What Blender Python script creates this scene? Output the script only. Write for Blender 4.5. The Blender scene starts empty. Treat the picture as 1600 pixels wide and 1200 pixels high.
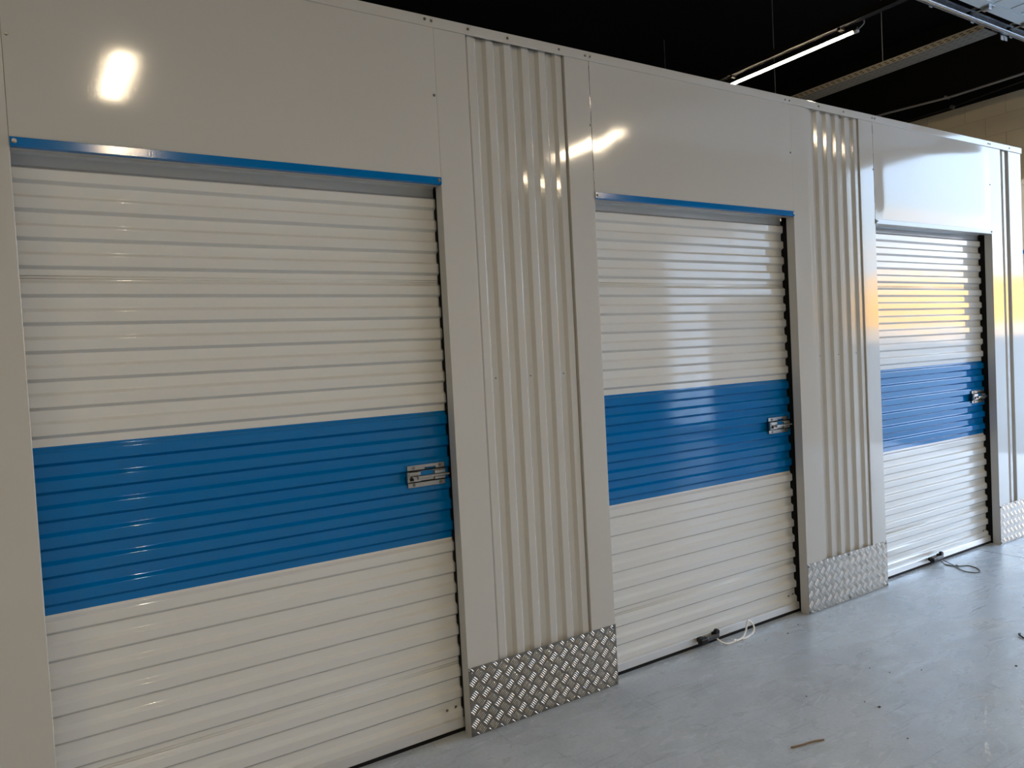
import bpy, math, random
from mathutils import Vector, Matrix, noise
random.seed(7)
scene = bpy.context.scene
C = scene.collection

# ------------------------------------------------------------------ camera
FOCAL_PX = 1161.457
CAM_R = ((0.84254855, -0.53610729, -0.05197024),      # right
         (-0.06325551, -0.00266711, -0.9979938),      # down
         (0.53489314, 0.84414564, -0.03615891))       # forward
cam_d = bpy.data.cameras.new('camera')
cam_d.sensor_fit = 'HORIZONTAL'
cam_d.sensor_width = 36.0
cam_d.lens = FOCAL_PX * 36.0 / 1600.0
cam_d.clip_start = 0.05
cam_d.clip_end = 1000
cam = bpy.data.objects.new('camera', cam_d)
C.objects.link(cam)
rt, dn, fw = (Vector(v) for v in CAM_R)
cam.matrix_world = Matrix(((rt.x, -dn.x, -fw.x, 0.0),
                           (rt.y, -dn.y, -fw.y, -2.51305),
                           (rt.z, -dn.z, -fw.z, 1.46516),
                           (0, 0, 0, 1)))
scene.camera = cam

# ------------------------------------------------------------------ view / exposure
vs = scene.view_settings
vs.view_transform = 'Standard'
vs.look = 'None'
vs.gamma = 1.0
vs.use_curve_mapping = False
vs.exposure = 0.86
cy = scene.cycles
cy.max_bounces = 8
cy.diffuse_bounces = 5
cy.glossy_bounces = 5
cy.caustics_reflective = False
cy.caustics_refractive = False
cy.sample_clamp_indirect = 6.0

SKY_STRENGTH = 9.0
LAMP_STRENGTH = 305.0

# ------------------------------------------------------------------ sky: late-day sky, warm band above the horizon
w = bpy.data.worlds.new('sky')
scene.world = w
w.use_nodes = True
nt = w.node_tree
nt.nodes.clear()
def N(nt, t, **kw):
    n = nt.nodes.new(t)
    for k, v in kw.items():
        setattr(n, k, v)
    return n
tc = N(nt, 'ShaderNodeTexCoord')
sep = N(nt, 'ShaderNodeSeparateXYZ')
mp = N(nt, 'ShaderNodeMapping')
mp.inputs['Scale'].default_value = (3.0, 3.0, 42.0)
ns = N(nt, 'ShaderNodeTexNoise')
ns.inputs['Scale'].default_value = 1.6
ns.inputs['Detail'].default_value = 4.0
ma = N(nt, 'ShaderNodeMath', operation='MULTIPLY_ADD')
ma.inputs[1].default_value = 0.10
ma.inputs[2].default_value = -0.05
ad = N(nt, 'ShaderNodeMath', operation='ADD')
rp = N(nt, 'ShaderNodeValToRGB')
els = rp.color_ramp.elements
stops = [(0.0, (0.42, 0.34, 0.28)), (0.012, (0.78, 0.36, 0.03)), (0.045, (0.82, 0.42, 0.06)),
         (0.07, (0.50, 0.47, 0.47)), (0.095, (0.44, 0.48, 0.54)), (0.13, (0.35, 0.46, 0.58)),
         (0.22, (0.34, 0.48, 0.68)), (0.40, (0.50, 0.70, 0.95)), (1.0, (0.34, 0.54, 0.88))]
els[0].position = stops[0][0]; els[0].color = (*stops[0][1], 1)
els[1].position = stops[-1][0]; els[1].color = (*stops[-1][1], 1)
for p_, c_ in stops[1:-1]:
    e_ = els.new(p_); e_.color = (*c_, 1)
bg = N(nt, 'ShaderNodeBackground')
bg.inputs['Strength'].default_value = SKY_STRENGTH
wo = N(nt, 'ShaderNodeOutputWorld')
L = nt.links.new
L(tc.outputs['Generated'], sep.inputs[0])
L(tc.outputs['Generated'], mp.inputs['Vector'])
L(mp.outputs[0], ns.inputs['Vector'])
L(ns.outputs['Fac'], ma.inputs[0])
L(ma.outputs[0], ad.inputs[0])
L(sep.outputs['Z'], ad.inputs[1])
L(ad.outputs[0], rp.inputs[0])
L(rp.outputs[0], bg.inputs['Color'])
L(bg.outputs[0], wo.inputs['Surface'])

# ------------------------------------------------------------------ materials
def mat(name, col, rough=0.5, metal=0.0, wave=None, grain=None, emis=None, spec=0.5, var=None):
    """wave=(scale xyz, distance): slow unevenness of sheet; grain=(scale xyz, distance): fine relief; var=(scale xyz, col2, lo, hi)"""
    m = bpy.data.materials.new(name)
    m.use_nodes = True
    t = m.node_tree
    b = t.nodes['Principled BSDF']
    b.inputs['Base Color'].default_value = (*col, 1)
    b.inputs['Roughness'].default_value = rough
    b.inputs['Metallic'].default_value = metal
    b.inputs['Specular IOR Level'].default_value = spec
    if emis:
        b.inputs['Emission Color'].default_value = (*emis[0], 1)
        b.inputs['Emission Strength'].default_value = emis[1]
    g = N(t, 'ShaderNodeNewGeometry')
    prev = None
    for spec_ in (wave, grain):
        if not spec_:
            continue
        mp_ = N(t, 'ShaderNodeMapping')
        mp_.inputs['Scale'].default_value = spec_[0]
        n_ = N(t, 'ShaderNodeTexNoise')
        n_.inputs['Scale'].default_value = 1.0
        n_.inputs['Detail'].default_value = 1.0 if spec_ is wave else 3.0
        bp = N(t, 'ShaderNodeBump')
        bp.inputs['Strength'].default_value = 1.0
        bp.inputs['Distance'].default_value = spec_[1]
        t.links.new(g.outputs['Position'], mp_.inputs['Vector'])
        t.links.new(mp_.outputs[0], n_.inputs['Vector'])
        t.links.new(n_.outputs['Fac'], bp.inputs['Height'])
        if prev:
            t.links.new(prev.outputs[0], bp.inputs['Normal'])
        prev = bp
    if prev:
        t.links.new(prev.outputs[0], b.inputs['Normal'])
    if var:
        mp_ = N(t, 'ShaderNodeMapping')
        mp_.inputs['Scale'].default_value = var[0]
        n_ = N(t, 'ShaderNodeTexNoise')
        n_.inputs['Scale'].default_value = 1.0
        n_.inputs['Detail'].default_value = 5.0
        r_ = N(t, 'ShaderNodeValToRGB')
        r_.color_ramp.elements[0].position = var[2]; r_.color_ramp.elements[0].color = (*col, 1)
        r_.color_ramp.elements[1].position = var[3]; r_.color_ramp.elements[1].color = (*var[1], 1)
        t.links.new(g.outputs['Position'], mp_.inputs['Vector'])
        t.links.new(mp_.outputs[0], n_.inputs['Vector'])
        t.links.new(n_.outputs['Fac'], r_.inputs[0])
        t.links.new(r_.outputs[0], b.inputs['Base Color'])
    return m

M = {}
WHITE = (0.50, 0.495, 0.475)
M['panel'] = mat('white_panel_paint', WHITE, 0.075, spec=0.33, wave=((2.2, 2.2, 1.6), 0.0012), grain=((300, 300, 50), 0.00005))
M['pilaster'] = mat('white_pilaster_paint', WHITE, 0.065, spec=0.36, wave=((4, 4, 1.2), 0.0010), grain=((300, 300, 50), 0.00005))
M['slat_white'] = mat('white_shutter_paint', (0.63, 0.64, 0.635), 0.065, spec=0.40, wave=((2.2, 3, 9), 0.0010), grain=((60, 200, 260), 0.00004))
M['slat_blue'] = mat('blue_shutter_paint', (0.0, 0.14, 0.42), 0.065, spec=0.40, wave=((2.2, 3, 9), 0.0010), grain=((60, 200, 260), 0.00004))
M['trim_blue'] = mat('blue_trim_paint', (0.0, 0.14, 0.42), 0.12, spec=0.35, wave=((4, 3, 3), 0.001), grain=((200, 200, 200), 0.0001))
M['edge_white'] = mat('white_edge_paint', WHITE, 0.22)
M['tread'] = mat('tread_aluminium', (0.27, 0.25, 0.22), 0.42, 1.0, grain=((90, 90, 90), 0.0004))
M['tread_bar'] = mat('tread_bar_aluminium', (0.80, 0.76, 0.70), 0.20, 1.0)
M['galv'] = mat('galvanised_steel', (0.60, 0.60, 0.60), 0.33, 1.0, var=((30, 30, 30), (0.46, 0.46, 0.47), 0.35, 0.65))
M['latch'] = mat('latch_steel', (0.40, 0.385, 0.36), 0.32, 1.0)
M['galv_dull'] = mat('dull_galvanised_steel', (0.15, 0.135, 0.11), 0.6, 0.3)
M['screw'] = mat('screw_steel', (0.24, 0.235, 0.23), 0.35, 1.0)
M['alu'] = mat('aluminium_bar', (0.66, 0.66, 0.66), 0.36, 0.5)
M['black'] = mat('black_rubber_and_shade', (0.004, 0.004, 0.0045), 0.7, spec=0.2)  # rubber seal, and black put in for shaded gaps and voids
M['plastic'] = mat('black_plastic', (0.006, 0.006, 0.0065), 0.45, spec=0.3)
M['grip'] = mat('dark_grey_grip', (0.05, 0.05, 0.055), 0.35)
M['cord_w'] = mat('white_cord', (0.86, 0.86, 0.85), 0.7)
M['cord_g'] = mat('grey_cord', (0.16, 0.17, 0.18), 0.7)
M['ceil'] = mat('black_ceiling_paint', (0.006, 0.006, 0.007), 0.9, spec=0.1)
M['beam'] = mat('dark_beam_paint', (0.006, 0.0055, 0.005), 0.7, spec=0.2)
M['beam2'] = mat('dark_cable', (0.04, 0.036, 0.03), 0.7)
M['rail'] = mat('dark_rail_paint', (0.016, 0.015, 0.014), 0.8, spec=0.1)
M['tan'] = mat('beige_block_paint', (0.74, 0.63, 0.45), 0.75, grain=((40, 40, 40), 0.002), var=((1.5, 1.5, 2.5), (0.66, 0.56, 0.40), 0.35, 0.7))
M['hall'] = mat('white_hall_paint', (0.55, 0.54, 0.52), 0.6)
M['mortar'] = mat('painted_mortar', (0.60, 0.50, 0.35), 0.85)
M['sect'] = mat('sectional_door_paint', (0.52, 0.55, 0.56), 0.45)
M['pipe'] = mat('grey_conduit', (0.32, 0.31, 0.29), 0.5)
M['rod'] = mat('grey_rod', (0.22, 0.22, 0.22), 0.5, 0.5)
M['yard'] = mat('yard_asphalt', (0.15, 0.15, 0.15), 0.9, var=((0.6, 0.6, 0.6), (0.20, 0.20, 0.195), 0.3, 0.7))
M['tube'] = mat('lit_tube', (0.9, 0.9, 0.9), 0.4, emis=((1.0, 0.825, 0.565), LAMP_STRENGTH))
M['lampcap'] = mat('lamp_cap_plastic', (0.6, 0.58, 0.53), 0.5)
M['twig'] = mat('dry_twig', (0.20, 0.13, 0.08), 0.8)
M['crumb'] = mat('dark_crumb', (0.03, 0.028, 0.026), 0.8)
M['scuff'] = mat('white_paint_scuff', (0.62, 0.64, 0.66), 0.5, var=((30, 30, 30), (0.35, 0.36, 0.37), 0.4, 0.62))

M['frost'] = bpy.data.materials.new('frosted_pane')
M['frost'].use_nodes = True
_t = M['frost'].node_tree
_tr = N(_t, 'ShaderNodeBsdfTranslucent'); _tr.inputs[0].default_value = (0.92, 0.94, 0.95, 1)
_t.links.new(_tr.outputs[0], _t.nodes['Material Output'].inputs['Surface'])

def floor_material():
    m = bpy.data.materials.new('power_floated_concrete')
    m.use_nodes = True
    t = m.node_tree
    b = t.nodes['Principled BSDF']
    g = N(t, 'ShaderNodeNewGeometry')
    lk = t.links.new
    def nz(scale, detail, rot=0.0, rough=0.55, dist=0.0):
        mp_ = N(t, 'ShaderNodeMapping')
        mp_.inputs['Scale'].default_value = scale
        mp_.inputs['Rotation'].default_value = (0, 0, rot)
        n_ = N(t, 'ShaderNodeTexNoise')
        n_.inputs['Scale'].default_value = 1.0
        n_.inputs['Detail'].default_value = detail
        n_.inputs['Roughness'].default_value = rough
        n_.inputs['Distortion'].default_value = dist
        lk(g.outputs['Position'], mp_.inputs['Vector'])
        lk(mp_.outputs[0], n_.inputs['Vector'])
        return n_
    def ramp(src, a, ca, bb, cb):
        r_ = N(t, 'ShaderNodeValToRGB')
        r_.color_ramp.elements[0].position = a; r_.color_ramp.elements[0].color = (*ca, 1)
        r_.color_ramp.elements[1].position = bb; r_.color_ramp.elements[1].color = (*cb, 1)
        lk(src.outputs['Fac'], r_.inputs[0])
        return r_
    def mixc(fac, a, b_, mode='MULTIPLY'):
        x = N(t, 'ShaderNodeMix', data_type='RGBA', blend_type=mode)
        if isinstance(fac, float):
            x.inputs[0].default_value = fac
        else:
            lk(fac, x.inputs[0])
        lk(a, x.inputs[6]); lk(b_, x.inputs[7])
        return x.outputs[2]
    big = ramp(nz((1.3, 1.3, 1), 6, 0.3, 0.62, 0.6), 0.30, (0.385, 0.42, 0.46), 0.70, (0.475, 0.51, 0.55))
    blot = ramp(nz((4.5, 6.0, 1), 5, 0.8, 0.65, 1.2), 0.28, (0.86, 0.86, 0.86), 0.55, (1, 1, 1))
    sc1 = ramp(nz((2.2, 60, 1), 3, 0.55, 0.5, 0.4), 0.27, (0.70, 0.70, 0.71), 0.37, (1, 1, 1))
    sc2 = ramp(nz((60, 2.6, 1), 3, -0.35, 0.5, 0.5), 0.26, (0.74, 0.74, 0.75), 0.36, (1, 1, 1))
    warm = ramp(nz((2.1, 1.7, 1), 4, 1.9, 0.5, 0.3), 0.60, (1, 1, 1), 0.74, (0.95, 0.89, 0.80))
    fine = ramp(nz((70, 70, 1), 4, 0.1, 0.7), 0.3, (0.86, 0.86, 0.86), 0.7, (1.08, 1.08, 1.08))
    c = big.outputs[0]
    for k in (blot, sc1, sc2, warm, fine):
        c = mixc(1.0, c, k.outputs[0])
    lk(c, b.inputs['Base Color'])
    rr = N(t, 'ShaderNodeMapRange')
    rr.inputs['From Min'].default_value = 0.3; rr.inputs['From Max'].default_value = 0.7
    rr.inputs['To Min'].default_value = 0.20; rr.inputs['To Max'].default_value = 0.36
    lk(nz((3.2, 9.0, 1), 5, 0.5, 0.6, 0.8).outputs['Fac'], rr.inputs[0])
    lk(rr.outputs[0], b.inputs['Roughness'])
    bp = N(t, 'ShaderNodeBump')
    bp.inputs['Strength'].default_value = 1.0
    bp.inputs['Distance'].default_value = 0.0009
    lk(nz((9, 14, 1), 4, 0.4, 0.6, 0.5).outputs['Fac'], bp.inputs['Height'])
    lk(bp.outputs[0], b.inputs['Normal'])
    return m
M['floor'] = floor_material()

# ------------------------------------------------------------------ mesh helpers
class MB:
    def __init__(s):
        s.v = []; s.f = []
    def box(s, x0, x1, y0, y1, z0, z1):
        i = len(s.v)
        s.v += [(x0, y0, z0), (x1, y0, z0), (x1, y1, z0), (x0, y1, z0), (x0, y0, z1), (x1, y0, z1), (x1, y1, z1), (x0, y1, z1)]
        s.f += [tuple(i + k for k in q) for q in ((0, 3, 2, 1), (4, 5, 6, 7), (0, 1, 5, 4), (1, 2, 6, 5), (2, 3, 7, 6), (3, 0, 4, 7))]
        return s
    def tube(s, pts, r, n=8, caps=True):
        pts = [Vector(p) for p in pts]
        i0 = len(s.v)
        ref = Vector((0, 0, 1))
        for k, p in enumerate(pts):
            d = (pts[min(k + 1, len(pts) - 1)] - pts[max(k - 1, 0)]).normalized()
            a = d.cross(ref)
            if a.length < 1e-3:
                a = d.cross(Vector((1, 0, 0)))
            a.normalize(); b = d.cross(a).normalized()
            for j in range(n):
                q = 2 * math.pi * j / n
                s.v.append(tuple(p + a * (r * math.cos(q)) + b * (r * math.sin(q))))
        for k in range(len(pts) - 1):
            for j in range(n):
                j2 = (j + 1) % n
                s.f.append((i0 + k * n + j, i0 + k * n + j2, i0 + (k + 1) * n + j2, i0 + (k + 1) * n + j))
        if caps:
            s.f.append(tuple(i0 + j for j in range(n))[::-1])
            e = i0 + (len(pts) - 1) * n
            s.f.append(tuple(e + j for j in range(n)))
        return s
    def cyl(s, c, axis, r, h, n=12):
        a = Vector(axis).normalized()
        return s.tube([Vector(c), Vector(c) + a * h], r, n)
    def mesh(s, name):
        m = bpy.data.meshes.new(name)
        m.from_pydata(s.v, [], s.f)
        m.update()
        return m
    def build(s, name, material, parent=None, bevel=0.0, smooth=False):
        o = link(name, s.mesh(name), material, parent)
        if bevel:
            b = o.modifiers.new('bevel', 'BEVEL'); b.width = bevel; b.segments = 2; b.limit_method = 'ANGLE'
        if smooth:
            o.data.polygons.foreach_set('use_smooth', [True] * len(o.data.polygons))
        return o

def link(name, me, material, parent=None):
    o = bpy.data.objects.new(name, me)
    if material is not None and not me.materials:
        me.materials.append(M[material] if isinstance(material, str) else material)
    C.objects.link(o)
    if parent is not None:
        o.parent = parent
    return o
def tag(o, label, cat, group=None):
    o['label'] = label; o['category'] = cat
    if group:
        o['group'] = group
    return o
def thing(name, label, cat, loc=(0, 0, 0), group=None):
    o = bpy.data.objects.new(name, None)
    o.empty_display_size = 0.1
    C.objects.link(o); o.location = loc
    return tag(o, label, cat, group)
def struct(o):
    o['kind'] = 'structure'
    return o

def round_poly(pts, r, n=4):
    """open polyline (2D) with rounded corners -> points and left-hand normals"""
    P = [Vector(p) for p in pts]
    out = []
    def nrm(d):
        return Vector((-d.y, d.x))
    d0 = (P[1] - P[0]).normalized()
    out.append((P[0], nrm(d0)))
    for i in range(1, len(P) - 1):
        a = (P[i] - P[i - 1]); b = (P[i + 1] - P[i])
        la, lb = a.length, b.length
        a = a / la; b = b / lb
        dot = max(-1, min(1, a.dot(b)))
        ang = math.acos(dot)
        if ang < 1e-4:
            continue
        t = min(r * math.tan(ang / 2), la * 0.48, lb * 0.48)
        s_ = P[i] - a * t; e_ = P[i] + b * t
        na, nb = nrm(a), nrm(b)
        for k in range(n + 1):
            u = k / n
            q = s_ * (1 - u) ** 2 + P[i] * (2 * u * (1 - u)) + e_ * u ** 2
            nn = (na * (1 - u) + nb * u).normalized()
            out.append((q, nn))
    dl = (P[-1] - P[-2]).normalized()
    out.append((P[-1], nrm(dl)))
    return out

def extrude(name, prof, s0, s1, to3, material, parent=None, flip=False, segs=1):
    """sweep a rounded 2D profile between s0 and s1; to3(a,b,s)->xyz; smooth analytic normals"""
    vs_, ns_, fs_ = [], [], []
    o0 = Vector(to3(0, 0, 0))
    m = len(prof)
    for j in range(segs + 1):
        s = s0 + (s1 - s0) * j / segs
        for p, n_ in prof:
            vs_.append(to3(p.x, p.y, s))
            q = (Vector(to3(n_.x, n_.y, 0)) - o0).normalized()
            ns_.append(tuple(-q if flip else q))
    for j in range(segs):
        for i in range(m - 1):
            f = (j * m + i, j * m + i + 1, (j + 1) * m + i + 1, (j + 1) * m + i)
            fs_.append(f)
    me = bpy.data.meshes.new(name)
    me.from_pydata(vs_, [], fs_)
    me.update()
    # orient faces with the normals
    p0 = me.polygons[0]
    if p0.normal.dot(Vector(ns_[fs_[0][0]])) < 0:
        me.flip_normals()
    me.polygons.foreach_set('use_smooth', [True] * len(me.polygons))
    me.normals_split_custom_set_from_vertices(ns_)
    return link(name, me, material, parent)

def screw_mesh():
    b = MB()
    b.cyl((0, 0, 0), (0, -1, 0), 0.0055, 0.0012, 12)
    b.cyl((0, -0.0012, 0), (0, -1, 0), 0.0036, 0.0028, 6)
    me = b.mesh('screw')
    me.materials.append(M['screw'])
    return me
SCREW = screw_mesh()
def screw(parent, x, y, z, s=1.0):
    o = bpy.data.objects.new('screw', SCREW)
    C.objects.link(o); o.parent = parent
    o.location = (x, y, z); o.scale = (s * 1.25, s * 1.25, s * 1.25)
    o.rotation_euler = (0, random.uniform(0, 1.0), 0)
    return o

# ------------------------------------------------------------------ key dimensions (metres)
XA, XB, XC, XD, XE, XF, XG = -0.030, 1.3235, 2.0640, 3.4035, 4.1440, 5.5025, 5.9380
ZTOP, ZCAP, ZL, ZLB, ZP = 2.75, 2.711, 2.155, 2.1285, 0.271
RET = 0.048           # depth of the jamb return
PITCH, DEPTH, SLOPE = 0.0838, 0.014, 0.010
CURT = 0.082          # front of the shutter ridges
ROOM = dict(x0=-6.0, x1=9.5, y0=-8.0, y1=6.0, h=5.2)
OPEN = dict(y0=-3.7, y1=0.30, z=3.80)

# ------------------------------------------------------------------ room shell
R_ = ROOM
floor = struct(MB().box(R_['x0'], R_['x1'] + 0.25, R_['y0'], R_['y1'], -0.12, 0).build('floor', 'floor'))
MB().box(5.276, 5.280, -7.9, 0.055, -0.004, 0.0006).build('joint', 'crumb', floor)
def scuff(x0, y0, x1, y1, wd):
    d = Vector((x1 - x0, y1 - y0, 0)); n_ = Vector((-d.y, d.x, 0)).normalized() * wd / 2
    b = MB(); pts = []
    K = 7
    for i in range(K + 1):
        p = Vector((x0, y0, 0)) + d * (i / K)
        k = (0.35 + 0.65 * math.sin(math.pi * (i + 0.5) / (K + 1))) * random.uniform(0.6, 1.1)
        b.v += [tuple(p + n_ * k + Vector((0, 0, 0.0008))), tuple(p - n_ * k + Vector((0, 0, 0.0008)))]
    for i in range(K):
        b.f.append((2 * i, 2 * i + 1, 2 * i + 3, 2 * i + 2))
    o = b.build('paint_scuff', 'scuff', floor)
    o['label'] = 'white scuff mark on the grey floor'
scuff(3.069, -1.042, 2.881, -1.125, 0.013)
scuff(2.773, -1.180, 2.651, -1.245, 0.022)
scuff(3.224, -1.103, 3.096, -1.157, 0.009)
struct(MB().box(R_['x0'], R_['x1'], R_['y0'], R_['y1'], R_['h'], R_['h'] + 0.1).build('ceiling', 'ceil'))
struct(MB().box(R_['x0'] - 0.2, R_['x0'], R_['y0'], R_['y1'], 0, R_['h']).build('wall_left', 'hall'))
struct(MB().box(R_['x0'] - 0.2, R_['x1'] + 0.2, R_['y0'] - 0.2, R_['y0'], 0, R_['h']).build('wall_front', 'hall'))
struct(MB().box(R_['x0'] - 0.2, R_['x1'] + 0.2, R_['y1'], R_['y1'] + 0.2, 0, R_['h']).build('wall_back', 'beam'))
X1 = R_['x1']
wr = MB()
wr.box(X1, X1 + 0.25, OPEN['y1'], R_['y1'], 0, 4.17)
wr.box(X1, X1 + 0.25, R_['y0'], -7.1, 0, 4.17)
wr.box(X1, X1 + 0.25, -4.7, OPEN['y0'], 0, 4.17)
wr.box(X1, X1 + 0.25, -7.1, -4.7, 3.4, 4.17)
wr.box(X1, X1 + 0.25, OPEN['y0'], OPEN['y1'], OPEN['z'], 4.17)
wall_r = struct(wr.build('wall_right', 'mortar'))
# frosted glazed gate beside the open doorway (seen only as a soft mirror image on the shutters)
win = struct(MB().box(X1 + 0.10, X1 + 0.14, -7.1, -4.7, 3.33, 3.4).box(X1 + 0.10, X1 + 0.14, -7.1, -4.7, 0.0, 0.10).build('window_1', 'galv'))
for k in range(6):
    yy = -7.1 + 0.48 * k
    MB().box(X1 + 0.10, X1 + 0.14, max(yy - 0.02, -7.1), min(yy + 0.02, -4.7), 0.10, 3.33).build('mullion', 'galv', win)
    if k < 5:
        zs = 0.10 if k < 2 else 2.20
        MB().box(X1 + 0.115, X1 + 0.121, yy + 0.02, yy + 0.46, zs, 3.33).build('pane', 'frost', win)
        if k > 1:
            MB().box(X1 + 0.105, X1 + 0.135, yy + 0.02, yy + 0.46, 0.10, 2.20).build('panel', 'sect', win)
struct(MB().box(X1 - 0.02, X1 + 0.25, R_['y0'], R_['y1'], 4.17, R_['h']).build('trim_1', 'beam'))
# painted blocks of the end wall where it shows above the units
bh, bw = 0.215, 0.44
bm_ = MB().box(-0.006, 0.001, 0.004, bw - 0.004, 0.004, bh - 0.004).mesh('brick')
bm_.materials.append(M['tan'])
for j in range(8):
    z = 4.17 - bh * (j + 1)
    for i in range(12):
        y = 0.32 + bw * i + (bw / 2 if j % 2 else 0)
        o = bpy.data.objects.new('brick', bm_)
        C.objects.link(o); o.parent = wall_r; o.location = (X1, y, z)
struct(MB().box(X1 + 0.25, 320, -260, 260, -0.14, -0.02).build('ground', 'yard'))

# ------------------------------------------------------------------ corrugated sheet profile
def corr(start, end, first_ridge_hi, front, DEPTH=DEPTH, SLOPE=SLOPE, ridge=None):
    """polyline along axis t (decreasing from start to end), second coordinate = depth; ridge spans [hi-flat, hi]"""
    flat = ridge or PITCH / 2 - SLOPE
    pts = []
    k = int(math.ceil((start - first_ridge_hi) / PITCH)) + 1
    t = first_ridge_hi + k * PITCH
    while t > end - PITCH:
        pts += [(t, front), (t - flat, front), (t - flat - SLOPE, front + DEPTH), (t - PITCH + SLOPE, front + DEPTH)]
        t -= PITCH
    # clip to [end, start]
    def at(a, b, tv):
        u = (tv - a[0]) / (b[0] - a[0]); return (tv, a[1] + (b[1] - a[1]) * u)
    out = []
    for a, b in zip(pts[:-1], pts[1:]):
        hi, lo = a[0], b[0]
        if hi <= end or lo >= start or hi == lo:
            continue
        p = a if hi <= start else at(a, b, start)
        q = b if lo >= end else at(a, b, end)
        if not out or (Vector(out[-1]) - Vector(p)).length > 1e-6:
            out.append(p)
        out.append(q)
    return out

# ------------------------------------------------------------------ roller doors
RIDGE_HI = 2.0535 + SLOPE / 2 + (PITCH / 2 - SLOPE)      # upper end of one proud flat
SHEETS = [(2.276, 1.773, 'slat_white'), (1.773, 1.270, 'slat_white'), (1.270, 0.768, 'slat_blue'), (0.768, 0.265, 'slat_white'), (0.265, 0.046, 'slat_white')]
def roller_door(x0, x1, label, cord=None):
    """x0,x1: clear opening"""
    t = thing('roller_door', label, 'roller door', (x0, 0, 0))
    W = x1 - x0
    a, b = -0.028, W + 0.012
    for z1, z0, mname in SHEETS:
        prof = round_poly(corr(z1, z0, RIDGE_HI, CURT), 0.0035, 3)
        o = extrude('curtain_sheet', prof, a, b, lambda tt, d, s: (s, d, tt), mname, t, flip=False)
        fix_front(o)
        if mname == 'slat_blue':
            o['label'] = 'blue corrugated sheet'
    # folded seams where two sheets hook together
    for zs in (1.773, 0.265):
        sm = MB()
        for dz in (-0.003, 0.005):
            sm.tube([(a, CURT + DEPTH + 0.0002, zs + dz), (b, CURT + DEPTH + 0.0002, zs + dz)], 0.0020, 8)
        sm.build('seam', 'slat_white', t, smooth=True)
    # bottom bar, seal, guides; solid black guides stand in for shade behind the returns
    bar = round_poly([(0.055, CURT + 0.012), (0.052, 0.066), (0.016, 0.064), (0.013, CURT + 0.02)], 0.003, 3)
    o = extrude('bottom_bar', bar, a + 0.01, b - 0.004, lambda tt, d, s: (s, d, tt), 'alu', t)
    fix_front(o)
    MB().box(a, b, 0.068, 0.098, 0.0, 0.018).build('bottom_seal', 'black', t)
    g = MB(); g.box(W + 0.013, W + 0.06, 0.052, 0.15, 0, 2.12); g.box(W - 0.03, W + 0.013, 0.115, 0.15, 0, 2.12)
    g.build('guide_shade_fill', 'black', t)
    g = MB(); g.box(-0.07, -0.0285, 0.052, 0.15, 0, 2.12); g.box(-0.0285, 0.02, 0.115, 0.15, 0, 2.12)
    g.build('guide_shade_fill', 'black', t)
    MB().box(-0.05, W + 0.05, 0.16, 0.17, 0.0, 2.6).build('dark_backing', 'black', t)  # unseen black sheet added to keep the unit interior dark
    # slide latch
    lx = W - 0.175
    la = MB(); la.box(-0.004, 0.158, 0.0700, 0.0715, -0.018, 0.019)
    la.box(-0.004, 0.004, 0.0605, 0.0700, -0.019, 0.020)
    lt = la.build('latch', 'latch', t); lt.location = (lx, 0, 1.030)
    lt['label'] = 'galvanised steel slide latch'
    k = MB(); k.box(0.002, 0.160, 0.074, 0.078, 0.031, 0.042); k.box(0.002, 0.074, 0.074, 0.078, 0.024, 0.031); k.box(0.122, 0.160, 0.074, 0.078, 0.024, 0.031)
    k.build('strap', 'latch', lt)
    k = MB(); k.box(0.002, 0.160, 0.074, 0.078, -0.042, -0.024); k.build('strap', 'latch', lt, bevel=0.001)
    k = MB(); k.box(0.002, 0.050, 0.058, 0.070, -0.018, -0.006); k.box(0.002, 0.050, 0.058, 0.070, 0.006, 0.019); k.box(0.110, 0.156, 0.060, 0.070, -0.018, -0.008); k.box(0.110, 0.156, 0.060, 0.070, 0.003, 0.016)
    k.build('bolt_housing', 'latch', lt, bevel=0.0015)
    k = MB(); k.box(0.052, 0.108, 0.0690, 0.0700, 0.002, 0.0185); k.build('slot', 'slat_blue', lt)
    k = MB(); k.box(0.016, 0.172, 0.056, 0.066, -0.0065, 0.0015); k.box(0.034, 0.044, 0.046, 0.056, -0.008, 0.003)
    k.build('bolt', 'latch', lt, bevel=0.001)
    k = MB(); k.box(0.004, 0.020, 0.0570, 0.0578, -0.013, -0.004); k.box(0.002, 0.158, 0.0700, 0.0760, -0.0238, -0.0182); k.box(0.002, 0.158, 0.0700, 0.0760, 0.0192, 0.0238); k.build('gap_shade', 'black', lt)  # black strips stand in for shade between straps and channel
    for sx in (0.028, 0.140):
        for sz in (0.031, -0.031):
            screw(lt, sx, 0.074, sz * 1.06, 0.95)
    # end-stop screws low at the right
    screw(t, W - 0.020, CURT + 0.001, 0.098, 0.8)
    screw(t, W - 0.058, CURT + 0.001, 0.094, 0.8)
    # pull handle
    hx = 0.555
    h = MB(); h.box(0.020, 0.128, 0.030, 0.042, 0.030, 0.052)
    hd = h.build('pull_handle', 'grip', t, bevel=0.003); hd.location = (hx, 0, 0)
    hd['label'] = 'dark pull handle with black feet'
    f_ = MB()
    f_.cyl((0.118, 0.050, 0.058), (0, -1, 0.10), 0.015, 0.018, 14)
    f_.box(0.106, 0.132, 0.036, 0.066, 0.026, 0.056)
    f_.build('foot', 'plastic', hd, bevel=0.003)
    f_ = MB(); f_.box(-0.010, 0.046, 0.020, 0.050, 0.026, 0.056); f_.box(0.0, 0.036, 0.046, 0.066, 0.028, 0.054)
    f_.build('foot', 'plastic', hd, bevel=0.009)
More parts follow.
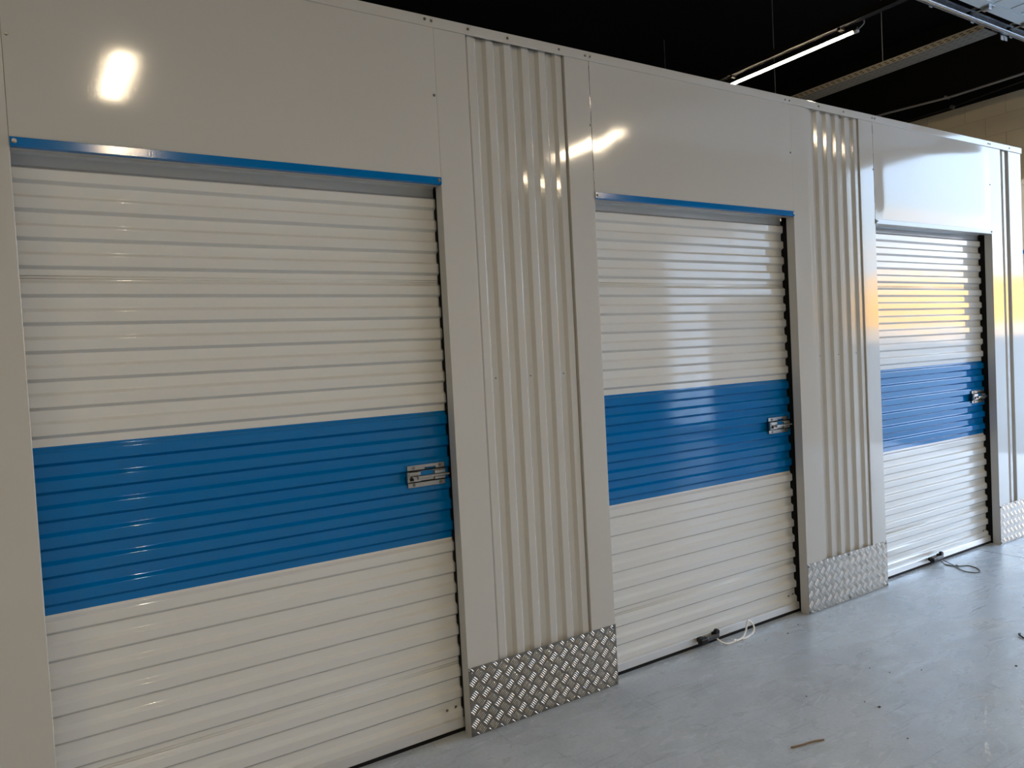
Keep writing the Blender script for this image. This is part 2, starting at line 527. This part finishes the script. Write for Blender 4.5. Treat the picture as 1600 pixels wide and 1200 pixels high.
    if cord:
        mname, paths, r = cord
        cb = MB()
        for pts in paths:
            cb.tube(smooth_path([(p[0] - x0, p[1], p[2]) for p in pts], 5), r, 7)
        o = cb.build('pull_cord', mname, t, smooth=True)
        o['label'] = 'looped pull cord tied to the handle'
    return t

def fix_front(o):
    """make the face and shading normals of a swept sheet look towards -y"""
    me = o.data
    s = sum(p.normal.y * p.area for p in me.polygons)
    if s > 0:
        nn = [tuple(-Vector(l.normal)) for l in me.corner_normals] if False else None
        prof_n = {}
        for l in me.loops:
            prof_n[l.vertex_index] = -Vector(me.corner_normals[l.index].vector)
        me.flip_normals()
        me.normals_split_custom_set_from_vertices([tuple(prof_n[i]) for i in range(len(me.vertices))])

def smooth_path(pts, n):
    P = [Vector(p) for p in pts]
    out = []
    for i in range(len(P) - 1):
        p0, p1, p2, p3 = P[max(i - 1, 0)], P[i], P[i + 1], P[min(i + 2, len(P) - 1)]
        for k in range(n):
            u = k / n
            out.append(0.5 * ((2 * p1) + (p2 - p0) * u + (2 * p0 - 5 * p1 + 4 * p2 - p3) * u * u + (3 * p1 - p0 - 3 * p2 + p3) * u ** 3))
    out.append(P[-1])
    return out

roller_door(XA, XB, 'large nearest roller shutter door, white with a blue band, at far left')
roller_door(XC, XD, 'middle roller shutter door, white with a blue band and a white pull cord',
            ('cord_w', [[(2.735, 0.045, 0.030), (2.745, 0.020, 0.012), (2.765, 0.000, 0.004), (2.800, -0.005, 0.004), (2.815, -0.004, 0.006), (2.850, -0.004, 0.005), (2.878, 0.000, 0.010),
                         (2.905, 0.004, 0.030), (2.915, 0.004, 0.062), (2.925, 0.004, 0.078), (2.945, 0.004, 0.070), (2.962, 0.000, 0.045), (2.950, -0.006, 0.020), (2.910, -0.008, 0.006), (2.865, -0.006, 0.004)],
                        [(2.806, -0.010, 0.004), (2.812, -0.004, 0.011), (2.822, -0.004, 0.010), (2.828, -0.010, 0.004)]], 0.0045))
roller_door(XE, XF, 'farthest roller shutter door reflecting the orange evening sky, with a grey pull cord',
            ('cord_g', [[(4.785, 0.045, 0.030), (4.79, 0.01, 0.005), (4.782, -0.030, 0.003), (4.800, -0.062, 0.003), (4.835, -0.085, 0.003), (4.862, -0.100, 0.003), (4.845, -0.160, 0.003), (4.790, -0.205, 0.003), (4.757, -0.208, 0.003),
                         (4.735, -0.180, 0.003), (4.728, -0.140, 0.004), (4.765, -0.085, 0.004), (4.792, -0.052, 0.005), (4.825, -0.010, 0.004), (4.830, 0.020, 0.010), (4.815, 0.045, 0.028)],
                        [(4.788, -0.055, 0.003), (4.798, -0.060, 0.010), (4.808, -0.070, 0.003)]], 0.0030))

# ------------------------------------------------------------------ header panels with their lintel trims
def header(x0, x1, label, trim, bulge, seed):
    t = thing('header_panel', label, 'wall panel', (x0, 0, ZLB))
    W, H = x1 - x0, ZCAP + 0.02 - ZLB
    nx, nz_ = 40, 20
    b = MB()
    for j in range(nz_ + 1):
        for i in range(nx + 1):
            x = W * i / nx; z = H * j / nz_
            def edge(d, wdt):
                u = min(1.0, d / wdt); return u * u * (3 - 2 * u)
            e = edge(min(x, W - x), 0.10) * edge(min(z, H - z), 0.14)
            nn = noise.noise(Vector((x * 1.7 + seed, z * 2.1, seed * 1.3)))
            y = -0.0006 - bulge * e * (1.0 + 0.5 * nn)
            b.v.append((x + (0.0003 if i == 0 else -0.0003 if i == nx else 0), y, z))
    for j in range(nz_):
        for i in range(nx):
            k = j * (nx + 1) + i
            b.f.append((k, k + 1, k + nx + 2, k + nx + 1))
    b.build('sheet', 'panel', t, smooth=True)
    # underside of the header over the door opening
    MB().box(0, W, 0.001, RET, 0.0, 0.0015).build('soffit', 'edge_white', t)
    prof = round_poly([(ZL - ZLB, -0.0008), (ZL - ZLB, -0.0048), (0.0, -0.0062), (-0.0016, 0.010)], 0.0012, 3)
    o = extrude('lintel_trim', prof, 0.001, W - 0.001, lambda tt, d, s: (s, d, tt), trim, t)
    fix_front(o)
    o['label'] = 'blue lintel trim strip' if trim == 'trim_blue' else 'white lintel trim strip'
    for sx in (0.012, W - 0.012):
        screw(o, sx, -0.006, 0.014, 0.95)
    screw(t, -0.006 if x0 > 1 else 0.012, -0.001, 2.44 - ZLB, 0.8)
    screw(t, W - 0.010, -0.001, 2.46 - ZLB, 0.8)
    return t
header(XA, XB, 'large flat white header panel above the nearest door, with a blue lintel strip', 'trim_blue', 0.0016, 1.7)
header(XC, XD, 'flat white header panel above the middle door, with a blue lintel strip', 'trim_blue', 0.0016, 5.2)
header(XE, XF, 'flat white header panel above the farthest door, mirroring the blue sky', 'panel', 0.0036, 9.1)

# ------------------------------------------------------------------ tread plate
def tread_plate(parent, x0, x1):
    W = x1 - x0
    b = MB(); b.box(0, W, -0.0022, 0.0, 0.002, ZP)
    p = b.build('kick_plate', 'tread', parent); p.location = (x0, -0.0005, 0)
    p['label'] = 'aluminium five-bar tread kick plate'
    # five raised bars in a cluster, clusters turned by 90 degrees in a chequer order
    s = 0.0545
    tb = MB()
    def bar(cx, cz, ang, ln, wd, ht):
        ux, uz = math.cos(ang), math.sin(ang); vx, vz = -uz, ux
        base = -0.0022; i = len(tb.v)
        ring = [(-1, 0), (-0.55, 1), (0.55, 1), (1, 0), (0.55, -1), (-0.55, -1)]
        for a_, b_ in ring:
            x = cx + ux * a_ * ln / 2 + vx * b_ * wd / 2; z = cz + uz * a_ * ln / 2 + vz * b_ * wd / 2
            tb.v.append((min(max(x, 0), W), base, min(max(z, 0.003), ZP - 0.001)))
        for a_ in (-0.5, 0.5):
            x = cx + ux * a_ * ln / 2; z = cz + uz * a_ * ln / 2
            tb.v.append((min(max(x, 0), W), base - ht, min(max(z, 0.003), ZP - 0.001)))
        r_ = [i + k for k in range(6)]; t0, t1 = i + 6, i + 7
        tb.f.extend([(r_[0], t0, r_[1]), (r_[1], t0, t1, r_[2]), (r_[2], t1, r_[3]), (r_[3], t1, r_[4]), (r_[4], t1, t0, r_[5]), (r_[5], t0, r_[0])])
    nxm = int(W / s) + 2; nzm = int(ZP / s) + 2
    for q in range(2):
        for j in range(-1, nzm):
            for i in range(-1, nxm):
                cx = 0.020 + (i + 0.5 * q) * s; cz = -0.004 + (j + 0.5 * q) * s
                ang = math.radians(-45) if q == 0 else math.radians(45)
                st = ang + math.pi / 2
                for k in range(5):
                    d = (k - 2) * 0.0078
                    x = cx + math.cos(st) * d; z = cz + math.sin(st) * d
                    if 0.006 < x < W - 0.006 and 0.006 < z < ZP - 0.006:
                        bar(x, z, ang, 0.029, 0.0040, 0.0018)
    o = tb.build('tread_bars', 'tread_bar', p, smooth=True)
    o['kind'] = 'stuff'
    for sx in (0.010, W / 2, W - 0.010):
        for sz in (0.012, ZP - 0.012):
            screw(p, sx, -0.003, sz, 0.9)
    return p

# ------------------------------------------------------------------ pilasters
def pilaster(x0, ra, rb, x1, label, ridge_right, right_return=True):
    t = thing('pilaster', label, 'pilaster')
    up = lambda a_, b_, s: (a_, b_, s)
    # left flat strip with the jamb return
    prof = round_poly([(x0, RET), (x0, 0), (ra, 0), (ra, 0.028)], 0.0022, 4)
    o = extrude('flat_strip', prof, 0.0, ZCAP + 0.01, up, 'pilaster', t, flip=True); fix_front(o)
    end = [(x1, RET)] if right_return else [(x1, 2.2)]
    prof = round_poly([(rb, 0.028), (rb, 0), (x1, 0)] + end, 0.0030, 4)
    o = extrude('flat_strip', prof, 0.0, ZCAP + 0.01, up, 'pilaster', t, flip=True); fix_front(o)
    # corrugated infill: ridges run vertically
    pts = corr(rb + 0.004, ra - 0.004, ridge_right, 0.0085, 0.0135, 0.013, 0.031)
    prof = round_poly(pts, 0.003, 4)
    o = extrude('corrugated_infill', prof, 0.0, ZCAP + 0.005, up, 'pilaster', t, flip=False); fix_front(o)
    k = 0
    xr = ridge_right - 0.031 - 0.016 - 0.010                      # middle of a valley
    while xr > ra + 0.02:
        if k % 2 == 0:
            screw(t, xr, 0.022, 1.385, 0.55)
        xr -= PITCH; k += 1
    MB().box(x0 + 0.065, x1 - 0.075, 0.06, 0.13, 0.0, 2.6).build('post_core', 'black', t)
    tread_plate(t, x0, x1)
    return t
pilaster(XA - 0.74, XA - 0.60, XA - 0.148, XA, 'plain white pilaster strip at the left edge beside the nearest door', XA - 0.165)
pilaster(XB, 1.4611, 1.9324, XC, 'ribbed white pilaster between the nearest and the middle door, with tread kick plate', 1.9235)
pilaster(XD, 3.5425, 4.0082, XE, 'ribbed white pilaster between the middle and the farthest door, with tread kick plate', 4.0030)
pilaster(XF, 5.6462, 5.7588, XG, 'narrow ribbed white corner pilaster right of the farthest door', 5.7250, right_return=False)

# ------------------------------------------------------------------ capping along the top
def cap(x0, x1, label, screws, lift=0.0):
    t = thing('top_capping', label, 'trim', (x0, 0, ZCAP))
    W = x1 - x0
    prof = round_poly([(0.0, -0.0010 - lift), (0.0, -0.0050 - lift), (ZTOP - ZCAP, -0.0060 - lift), (ZTOP - ZCAP, 0.12)], 0.0018, 3)
    o = extrude('strip', prof, 0, W, lambda tt, d, s: (s, d, tt), 'pilaster', t); fix_front(o)
    for x, z in screws:
        screw(t, x - x0, -0.0062 - lift, z - ZCAP, 0.8)
    return t
cap(-1.2, 3.435, 'long white capping strip along the top of the left units', [(XB - 0.035, 2.735), (XB - 0.008, 2.733), (1.472, 2.732), (1.652, 2.731), (1.905, 2.731), (XC - 0.022, 2.729), (XC + 0.004, 2.729), (XD - 0.045, 2.728), (XD - 0.010, 2.728)])
cap(3.425, XG + 0.004, 'shorter white capping strip along the top of the right units', [(3.64, 2.731), (3.86, 2.731), (XE - 0.012, 2.731), (XE + 0.014, 2.731), (XF - 0.030, 2.731), (XF - 0.006, 2.731), (5.765, 2.731)], 0.0012)

# ------------------------------------------------------------------ second row of units across the passage at the right
t = thing('storage_unit', 'pale storage unit across the passage at the right picture edge, with blue lintel', 'storage unit', (7.20, 0.45, 0))
u = MB(); u.box(0, 2.25, 0, 0.9, 0, 2.75); u.box(0, 2.25, 2.3, 5.4, 0, 2.75); u.box(0, 2.25, 0.9, 2.3, 2.15, 2.75); u.box(0.1, 2.25, 0.9, 2.3, 0, 2.15)
u.build('wall_sheet', 'panel', t)
MB().box(-0.006, 0, 0.0, 2.3, 2.125, 2.155).build('lintel_trim', 'trim_blue', t)
MB().box(-0.008, 0.12, -0.008, 5.4, 2.711, 2.756).build('capping', 'pilaster', t)
MB().box(-0.008, 0.02, -0.008, 0.02, 0.0, 2.71).build('corner_trim', 'pilaster', t)
MB().box(-0.004, 0.0, 0.03, 0.9, 0.0, ZP).build('kick_plate', 'tread', t)
for z1, z0, mname in SHEETS:
    o = extrude('curtain_sheet', round_poly(corr(min(z1, 2.15), z0, RIDGE_HI, 0.07), 0.0035, 3), 0.9, 2.3, lambda tt, d, s: (d, s, tt), mname, t)

# ------------------------------------------------------------------ tube lamps (light comes from the lit tubes themselves)
def lamp(x, y0, y1, z, label):
    t = thing('tube_lamp', label, 'lamp', (x, y0, z), 'warm tube lamps under the black ceiling')
    Ln = y1 - y0
    tb = MB(); K = 8                                            # shallow lit lens facing down
    for yy in (0.03, Ln - 0.03):
        for k in range(K + 1):
            q = math.pi * k / K
            tb.v.append((0.0225 * math.cos(q), yy, 0.006 - 0.0060 * math.sin(q)))
    for k in range(K):
        tb.f.append((k, K + 1 + k, K + 2 + k, k + 1))
    tb.f.append(tuple(range(K + 1))); tb.f.append(tuple(range(2 * K + 1, K, -1)))
    tb.build('lit_lens', 'tube', t)
    MB().box(-0.024, 0.024, 0.0, Ln, 0.0062, 0.030).build('body', 'rail', t, bevel=0.004)
    for yy in (0.0, Ln - 0.03):
        c = MB(); c.tube([(0, yy, 0.008), (0, yy + 0.03, 0.008)], 0.0205, 12); c.build('end_cap', 'lampcap', t)
    return t
a = lamp(5.40, 0.85, 2.09, 3.80, 'lit warm tube lamp hanging above the wall near the cable tray')
cb = MB(); cb.tube(smooth_path([(0, 0.0, 0.01), (0.02, -0.04, 0.05), (0.0, -0.03, 0.09), (-0.012, 0.03, 0.11), (0.0, 0.08, 0.12)], 5), 0.005, 6)
cb.build('flex', 'pipe', a, smooth=True)
lamp(5.15, -4.38, -3.30, 3.70, 'warm tube lamp out of the picture, mirrored beside the middle door')
lamp(0.67, -4.60, -3.50, 3.80, 'warm tube lamp out of the picture, mirrored on the nearest header panel')
lamp(-4.10, -4.60, -3.50, 3.80, 'warm tube lamp added for extra light at the far left end of the hall, out of the picture')  # assumed lamp, unseen, added only for its light

# support rail that carries the lamp
t = thing('support_rail', 'dark support rail carrying the lit tube lamp', 'rail', (5.34, 0, 3.85))
MB().box(-0.03, 0.03, 0.42, 3.2, 0.0, 0.055).build('channel', 'rail', t)
for yy in (0.95, 2.0):
    MB().box(-0.026, 0.032, yy - 0.012, yy + 0.012, -0.022, 0.0).build('lamp_clip', 'rail', t)

# ------------------------------------------------------------------ perforated cable tray
t = thing('cable_tray', 'long perforated steel cable tray hanging under the black ceiling', 'cable tray', (6.57, 0.50, 3.90))
Lt, Wt, Ht = 5.3, 0.215, 0.042
n_ = 90; st = Lt / n_
for nm, xs in (('side_rail', 0.0), ('side_rail', Wt - 0.0015)):
    b = MB()
    for z0, z1 in ((0, 0.009), (0.016, 0.024), (0.031, Ht)):
        b.box(xs, xs + 0.0015, 0, Lt, z0, z1)
    for i in range(n_):
        o_ = 0.5 * st
        b.box(xs, xs + 0.0015, i * st, i * st + 0.026, 0.009, 0.016)
        b.box(xs, xs + 0.0015, i * st + 0.018, i * st + 0.044, 0.024, 0.031)
    b.build(nm, 'galv_dull', t)
MB().tube([(0, 0, Ht), (0, Lt, Ht)], 0.004, 6).build('rolled_edge', 'galv_dull', t)
b = MB()
xs = [0.0, 0.028, 0.036, 0.096, 0.104, 0.164, 0.172, Wt]
for k in (0, 2, 4, 6):
    b.box(xs[k], xs[k + 1], 0, Lt, 0.0, 0.0015)
for k in (1, 3, 5):
    for i in range(n_):
        b.box(xs[k], xs[k + 1], i * st, i * st + 0.022, 0.0, 0.0015)
b.build('perforated_base', 'galv_dull', t)
for yy in (0.88, 2.04, 3.6):
    MB().tube([(0.05, yy, 0.0), (0.05, yy, 1.30)], 0.0035, 8).build('hanger_rod', 'rod', t)

# ------------------------------------------------------------------ conduit along the end wall
t = thing('conduit', 'thin grey conduit pipe sagging along the end wall under the ceiling', 'pipe', (X1 - 0.10, 0, 4.30))
MB().tube(smooth_path([(0, 0.35, 0.01), (0, 1.28, 0.008), (0, 2.1, 0.0), (0, 2.4, 0.012), (0, 3.2, 0.05), (0, 4.5, 0.05), (0, 5.9, 0.05)], 6), 0.014, 8).build('pipe', 'pipe', t, smooth=True)
for yy in (0.9, 2.25, 3.6):
    MB().box(-0.016, 0.08, yy - 0.008, yy + 0.008, 0.0, 0.03).build('clip', 'pipe', t)
t = thing('wall_cable', 'slack dark cable with a round junction under the conduit', 'cable', (X1 - 0.05, 0, 4.17))
MB().tube(smooth_path([(0, 0.9, 0.10), (0, 1.6, 0.06), (0, 2.2, 0.02), (0, 2.5, 0.015), (0, 3.0, 0.0)], 5), 0.006, 6).build('wire', 'beam2', t, smooth=True)
MB().tube([(0.0, 2.18, 0.01), (0.0, 2.22, 0.03)], 0.022, 10).build('junction', 'rod', t)

# ------------------------------------------------------------------ overhead sectional door, rolled back under the ceiling
t = thing('sectional_door', 'opened overhead sectional door with galvanised track at the top right corner', 'garage door', (0, 0, 3.80))
xe = [5.40, 5.98, 6.58, 7.18, 7.78, 8.38, 8.98]
yA, yB = OPEN['y0'] + 0.05, 0.245
for i in range(len(xe) - 1):
    s_ = MB().box(xe[i] + 0.003, xe[i + 1] - 0.003, yA, yB, 0.035, 0.080).build('section', 'sect', t, bevel=0.006)
    for k in (0.0, ):
        MB().box(xe[i] + 0.003, xe[i + 1] - 0.003, yB - 0.085, yB + 0.004, 0.030, 0.036).build('end_stile', 'sect', s_)
    for q in (0.36, 0.64):
        xx = xe[i] + (xe[i + 1] - xe[i]) * q
        MB().box(xx - 0.006, xx + 0.006, yA + 0.1, yB - 0.10, 0.029, 0.036).build('rib', 'sect', s_)
trk = round_poly([(0.312, 0.008), (0.312, 0.0), (0.334, -0.004), (0.364, 0.012), (0.364, 0.048), (0.334, 0.060), (0.312, 0.056), (0.312, 0.048)], 0.012, 4)
o = extrude('track', trk, 4.7, 9.35, lambda a_, b_, s: (s, a_, b_), 'galv', t)
MB().box(4.7, 9.35, 0.366, 0.369, 0.010, 0.075).box(4.7, 9.35, 0.366, 0.400, 0.072, 0.075).build('track_angle', 'galv', t)
for x in xe:
    h = MB(); h.box(x - 0.045, x + 0.045, yB - 0.075, yB - 0.015, 0.024, 0.031); h.box(x - 0.02, x + 0.02, yB - 0.06, yB - 0.01, 0.004, 0.024)
    hh = h.build('hinge', 'galv', t, bevel=0.002)
    MB().tube([(x, yB - 0.06, 0.020), (x, 0.335, 0.024)], 0.006, 8).build('roller_stem', 'galv', hh)
    MB().tube([(x, 0.318, 0.024), (x, 0.342, 0.024)], 0.021, 12).build('roller', 'plastic', hh)
    h = MB(); h.box(x + 0.10, x + 0.14, 0.366, 0.372, 0.0, 0.10); h.box(x + 0.10, x + 0.14, 0.250, 0.372, 0.094, 0.10)
    h.build('track_bracket', 'galv', t)
h = MB(); h.box(6.56, 6.60, 0.375, 0.379, -0.035, 0.08); h.box(6.62, 6.66, 0.375, 0.379, -0.030, 0.08); h.box(6.56, 6.66, 0.375, 0.379, 0.0, 0.02)
h.build('hanging_bracket', 'galv', t)
for x in (5.2, 7.4, 9.0):
    MB().box(x - 0.015, x + 0.015, 0.374, 0.404, 0.07, 1.40).build('drop_angle', 'rod', t)

# ------------------------------------------------------------------ litter on the floor
tw = MB(); tw.tube(smooth_path([(2.206, -0.788, 0.0035), (2.25, -0.802, 0.005), (2.30, -0.812, 0.005), (2.343, -0.826, 0.0035)], 4), 0.0032, 6)
tag(tw.build('twig', 'twig', smooth=True), 'thin brown twig lying on the floor near the bottom edge', 'twig')
def crumb(x, y, r, k):
    rnd = random.Random(k)
    b = MB(); i = 0
    rings = [(0.0, 0.8), (0.45, 1.0), (0.8, 0.6)]
    for hz, rr in rings:
        for j in range(7):
            q = 2 * math.pi * j / 7 + rnd.uniform(-0.2, 0.2)
            m_ = r * rr * rnd.uniform(0.7, 1.2)
            b.v.append((m_ * math.cos(q), m_ * math.sin(q) * 0.8, hz * r * 0.8))
    b.v.append((0, 0, r * 0.75))
    for a_ in range(2):
        for j in range(7):
            b.f.append((a_ * 7 + j, a_ * 7 + (j + 1) % 7, (a_ + 1) * 7 + (j + 1) % 7, (a_ + 1) * 7 + j))
    for j in range(7):
        b.f.append((14 + j, 14 + (j + 1) % 7, 21))
    b.f.append(tuple(range(6, -1, -1)))
    o = b.build('grit_crumb', 'crumb'); o.location = (x, y, 0.0)
    tag(o, 'tiny dark grit crumb lying on the grey floor', 'debris', 'dark grit crumbs scattered on the floor')
for k, (x, y, r) in enumerate([(2.73, -0.805, 0.0065), (3.032, -0.577, 0.004), (3.055, -0.655, 0.004), (2.726, -0.745, 0.0035), (3.10, -0.096, 0.006),
                               (3.522, -0.953, 0.006), (3.182, -0.725, 0.004), (3.24, -0.052, 0.005), (2.591, -0.572, 0.004), (2.587, -1.0, 0.004)]):
    crumb(x, y, r, k)
tw = MB(); tw.tube(smooth_path([(3.915, -0.800, 0.004), (3.890, -0.806, 0.008), (3.868, -0.835, 0.004)], 4), 0.004, 6)
tag(tw.build('plastic_scrap', 'crumb', smooth=True), 'small dark bent scrap on the floor at the right edge', 'debris')
